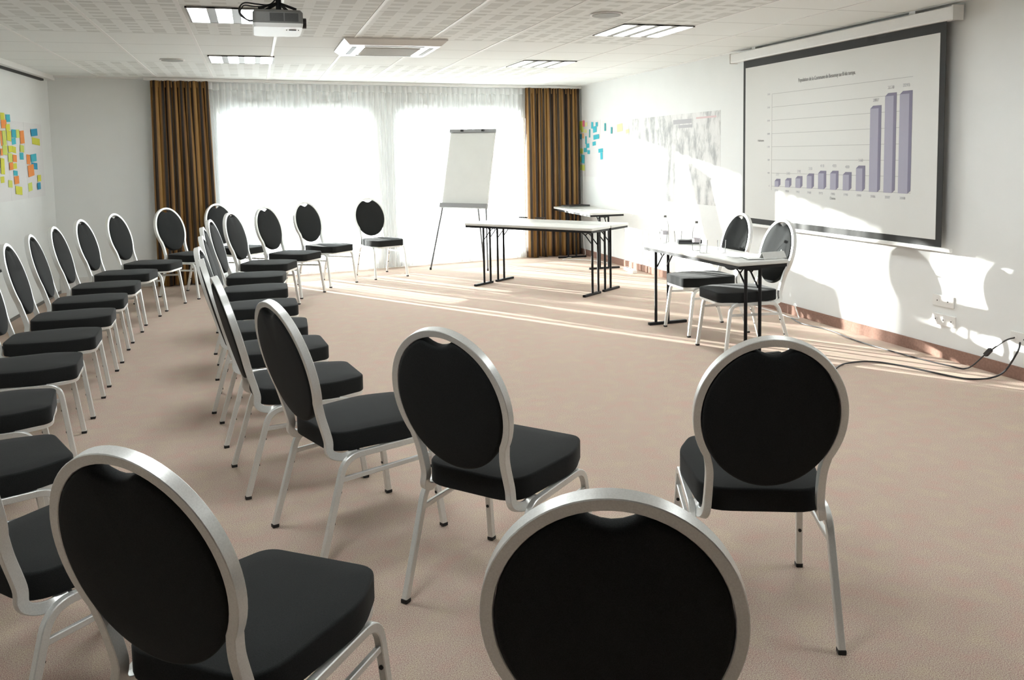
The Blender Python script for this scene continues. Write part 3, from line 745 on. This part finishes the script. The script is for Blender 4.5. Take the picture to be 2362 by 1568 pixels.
t = thing('presentation_box', 'small flat black device on the speaker table beside the far bottle', 'device', (3.57, 6.42, TH_), R(-20))
bm = bmesh.new(); bx(bm, -.10, .10, -.05, .05, 0, .034); obj('body', bm, M['black_plastic'], t, bevel=.006)
bm = bmesh.new(); bx(bm, -.09, .09, -.0515, -.05, .006, .012); obj('front_trim', bm, M['silver_dark'], t)
for i, (x, y, a, l) in enumerate(((3.47, 5.55, 3, 'white paper sheets lying on the speaker table beside the glasses'), (3.53, 5.37, -12, 'white paper sheet at the near end of the speaker table'))):
    bm = bmesh.new(); bx(bm, -.105, .105, -.148, .148, 0, .003); o = obj('paper_sheet', bm, M['paper']); o.location = (x, y, TH_ + .0005 + i * .0036); o.rotation_euler = (0, 0, R(a)); tag(o, l, 'paper', 'papers on the speaker table')
bm = bmesh.new()
for s in (-1, 1):
    sweep(bm, [(s * .035, -.1, 0.001), (0, -.1, .055)], .001, .001, (0, 1, 0), ch=.0003)
bx(bm, -.002, .002, -.1, .1, .0, .055, Matrix.Rotation(R(-32), 4, 'Y')); 
bx(bm, -.002, .002, -.1, .1, .0, .055, Matrix.Translation((-.058, 0, 0)) @ Matrix.Rotation(R(32), 4, 'Y'))
o = obj('name_card_holder', bm, M['tabletop']); o.location = (3.60, 5.28, TH_ + .002); o.rotation_euler = (0, 0, R(95)); tag(o, 'folded blank name card at the near end of the speaker table', 'name card')
t = thing('laptop', 'closed grey laptop on the corner table by the right drape', 'laptop', (4.40, 11.2, .7405), R(10))
bm = bmesh.new(); bx(bm, -.17, .17, -.12, .12, 0, .014); obj('base', bm, M['grey_plastic'], t, bevel=.004)
bm = bmesh.new(); bx(bm, -.17, .17, -.12, .12, .016, .024); obj('lid', bm, M['black_plastic'], t, bevel=.004)
for i, (u, l) in enumerate(((-.02, 'small black marker pen on the far middle table, left one'), (.13, 'small black marker pen on the far middle table, right one'))):
    bm = bmesh.new(); cyl(bm, (-.06, 0, .008), .008, .12, 10, 'x'); o = obj('marker_pen', bm, M['black_plastic']); o.location = (3.12 + u, 9.60 - u * 1.2, .7305); o.rotation_euler = (0, 0, R(ang + 20 * i)); tag(o, l, 'pen', 'marker pens')

# ------------------------------------------------------------------ ceiling things
def ceiling_light(x0, x1, y0, y1, label):
    t = thing('ceiling_light', label, 'ceiling light', ((x0 + x1) / 2, (y0 + y1) / 2, HC), 0, 'recessed ceiling lights')
    hx, hy = (x1 - x0) / 2, (y1 - y0) / 2
    bm = bmesh.new(); e = .012
    for a in ((-hx, hx, -hy, -hy + e), (-hx, hx, hy - e, hy), (-hx, -hx + e, -hy, hy), (hx - e, hx, -hy, hy)): bx(bm, *a, -.012, -.001)
    bx(bm, -hx, hx, -hy, hy, -.003, -.001)
    cw = (2 * hx) / 4
    for k in range(1, 4): bx(bm, -hx + k * cw - .028, -hx + k * cw + .028, -hy, hy, -.010, -.001)
    obj('frame', bm, M['grey_divider'], t)
    for k in range(4):
        a, b = -hx + k * cw + (.028 if k else e), -hx + (k + 1) * cw - (.028 if k < 3 else e)
        bm = bmesh.new(); bx(bm, a, b, -hy + e, hy - e, -.006, -.0035); obj('glowing_louvre', bm, M['diffuser'], t)
ceiling_light(-.36, .24, 8.38, 8.98, 'recessed square ceiling light, far left, in front of the drape end')
ceiling_light(-.37, .25, 5.75, 6.36, 'recessed square ceiling light behind the projector')
ceiling_light(2.72, 3.33, 5.90, 6.50, 'recessed square ceiling light nearest the projection screen')
ceiling_light(2.72, 3.32, 8.36, 8.97, 'recessed square ceiling light, far right, before the right window')
for yy in (4.0, 1.95):  # added rows of lamps out of view, to brighten the foreground
    for xx, side in ((-.06, 'left'), (3.03, 'right')):
        ceiling_light(xx - .3, xx + .3, yy - .3, yy + .3, 'added unseen square ceiling light, %s side, %s' % (side, 'above the foreground chairs' if yy > 2 else 'above the nearest chair'))
def ceil_speaker(x, y, label):
    t = thing('ceiling_speaker', label, 'loudspeaker', (x, y, HC), 0, 'round ceiling speakers')
    bm = bmesh.new(); cyl(bm, (0, 0, -.010), .115, .009, 32); obj('rim', bm, M['white_trim'], t)
    bm = bmesh.new(); cyl(bm, (0, 0, -.013), .10, .004, 32); obj('grille', bm, M['pale_grey'], t)
ceil_speaker(-.70, 8.80, 'round grey ceiling speaker, left, above the outer row')
ceil_speaker(2.42, 5.53, 'round grey ceiling speaker, right, near the ceiling light by the screen')
t = thing('air_conditioner', 'white ceiling cassette air conditioner in the middle of the ceiling', 'air conditioner', (1.18, 7.42, HC))
bm = bmesh.new()
for r_ in range(1):
    top = [(-.43, -.45), (.43, -.45), (.43, .45), (-.43, .45)]; bot = [(-.38, -.40), (.38, -.40), (.38, .40), (-.38, .40)]
    a = [bm.verts.new((x, y, -.012)) for x, y in top]; b = [bm.verts.new((x, y, -.055)) for x, y in bot]; a0 = [bm.verts.new((x, y, -.001)) for x, y in top]
    bm.faces.new(b); bm.faces.new(a0)
    for i in range(4): bm.faces.new((a[i], a[(i + 1) % 4], b[(i + 1) % 4], b[i])); bm.faces.new((a0[i], a0[(i + 1) % 4], a[(i + 1) % 4], a[i]))
obj('cover', bm, M['white_plastic'], t)
bm = bmesh.new(); bx(bm, -.235, .235, -.24, .24, -.060, -.055); gr = obj('intake_grille', bm, M['mid_grey'], t)
bm = bmesh.new()
for k in range(14): bx(bm, -.23, .23, -.23 + k * .035, -.224 + k * .035, -.064, -.06)
obj('grille_slat', bm, M['white_trim'], gr); gr.children[0]['kind'] = 'stuff'
for a in ((-.345, -.31, -.25, .25), (.31, .345, -.25, .25), (-.25, .25, -.345, -.31), (-.25, .25, .31, .345)):
    bm = bmesh.new(); bx(bm, *a, -.0575, -.055); obj('air_outlet', bm, M['dark_grille'] if a[1] < -.3 else M['pale_grey'], t)
# projector
t = thing('projector', 'grey and white ceiling-mounted projector with a loop of black cable', 'projector', (.17, 4.93, 2.258))
bm = bmesh.new(); vs = []
ol = round_poly([(-.136, 0, .02), (.136, 0, .02), (.136, .33, .05), (-.136, .33, .05)], 4)
for k, (z, s) in enumerate(((-.022, .97), (0, 1.), (.060, 1.), (.075, .92))):
    vs.append([bm.verts.new((x * s, .165 + (y - .165) * s, z - (y * .03 if k < 2 else 0))) for x, y in ol])
for ri, (a, b) in enumerate(zip(vs, vs[1:])):
    for i in range(len(ol)):
        j = (i + 1) % len(ol); bm.faces.new((a[i], a[j], b[j], b[i])).material_index = 1 if ri > 0 else 0
bm.faces.new(vs[0]); bm.faces.new(vs[-1]).material_index = 1
obj('housing', bm, [M['white_plastic'], M['grey_plastic']], t, smooth=True)
for x0, x1 in ((-.045, .03), (.036, .11)):
    bm = bmesh.new(); bx(bm, x0, x1, -.003, .001, .010, .055)
    v1 = obj('vent', bm, M['dark_grille'], t)
bm = bmesh.new(); cyl(bm, (.136, .23, .035), .03, .03, 20, 'x'); obj('lens', bm, M['black_plastic'], t, smooth=True)
bm = bmesh.new(); bx(bm, .06, .10, .08, .10, -.028, -.024); bx(bm, .045, .05, .085, .092, -.028, -.024); bx(bm, .11, .115, .085, .092, -.028, -.024); obj('control_button', bm, M['dark_grille'], t)
bm = bmesh.new()
sweep(bm, [(0.01, .15, .070), (0.01, .15, .214)], .016, .016, (1, 0, 0), rnd=True, seg=14)
cyl(bm, (0.01, .15, .204), .05, .01, 20)
for dx, dy in ((-.1, .04), (.1, .04), (-.1, .26), (.1, .26)): sweep(bm, [(.01, .15, .135), (dx * .6, .15 + (dy - .15) * .6, .105), (dx, dy, .083)], .007, .005, (0, 0, 1), ch=.001)
obj('ceiling_mount', bm, M['black_metal'], t, smooth=True)
for off, rr in ((0, .0042), (.014, .0036)):
    bm = bmesh.new()
    sweep(bm, smooth_path([(-.13, .06 + off, .02), (-.16, .05 + off, .018), (-.20, .05 + off, .045 + off), (-.205 + off, .06, .085), (-.175, .08, .118 - off), (-.11, .12, .12 - off), (-.04, .15, .125), (0, .15, .165), (.01, .155, .213)], 8), rr, rr, (0, 1, 0), rnd=True, seg=8)
    obj('cable', bm, M['black_plastic'], t, smooth=True)

# ------------------------------------------------------------------ camera
cam = bpy.data.cameras.new('camera'); co = bpy.data.objects.new('camera', cam); COL.objects.link(co)
Rm = Matrix(((0.9553188271385624, 0.04241821347563429, -0.29251774234204744), (-0.2950270919087893, 0.07648629266054265, -0.9524226278679484), (-0.018026468163348134, 0.9961679287151244, 0.08558331756232904)))
co.matrix_world = Matrix.Translation((0, 0, 1.5035)) @ Rm.to_4x4()
cam.sensor_width = 36; cam.sensor_fit = 'HORIZONTAL'; cam.lens = 1932.3 / 2362 * 36
cam.shift_y = -(784 - 521.6) / 2362; cam.clip_start = .05
SC.camera = co

# ------------------------------------------------------------------ light
D = Vector((.545, -.822, -.162)).normalized()
sun = bpy.data.lights.new('sun', 'SUN'); sun.energy = 11; sun.angle = R(.55); sun.color = (1, .98, .95)
so = bpy.data.objects.new('sun', sun); COL.objects.link(so); so.rotation_euler = D.to_track_quat('-Z', 'Y').to_euler()
wd = bpy.data.worlds.new('sky'); SC.world = wd; wd.use_nodes = True
bg = wd.node_tree.nodes['Background']; bg.inputs[0].default_value = (.86, .93, 1, 1); bg.inputs[1].default_value = 4.6
vs = SC.view_settings; vs.view_transform = 'Standard'; vs.look = 'None'; vs.gamma = 1; vs.exposure = 2.05
try: vs.use_curve_mapping = False
except Exception: pass
cy = SC.cycles
cy.max_bounces = 12; cy.diffuse_bounces = 6; cy.transparent_max_bounces = 24; cy.sample_clamp_indirect = 6; cy.use_denoising = True
cy.caustics_reflective = False; cy.caustics_refractive = False
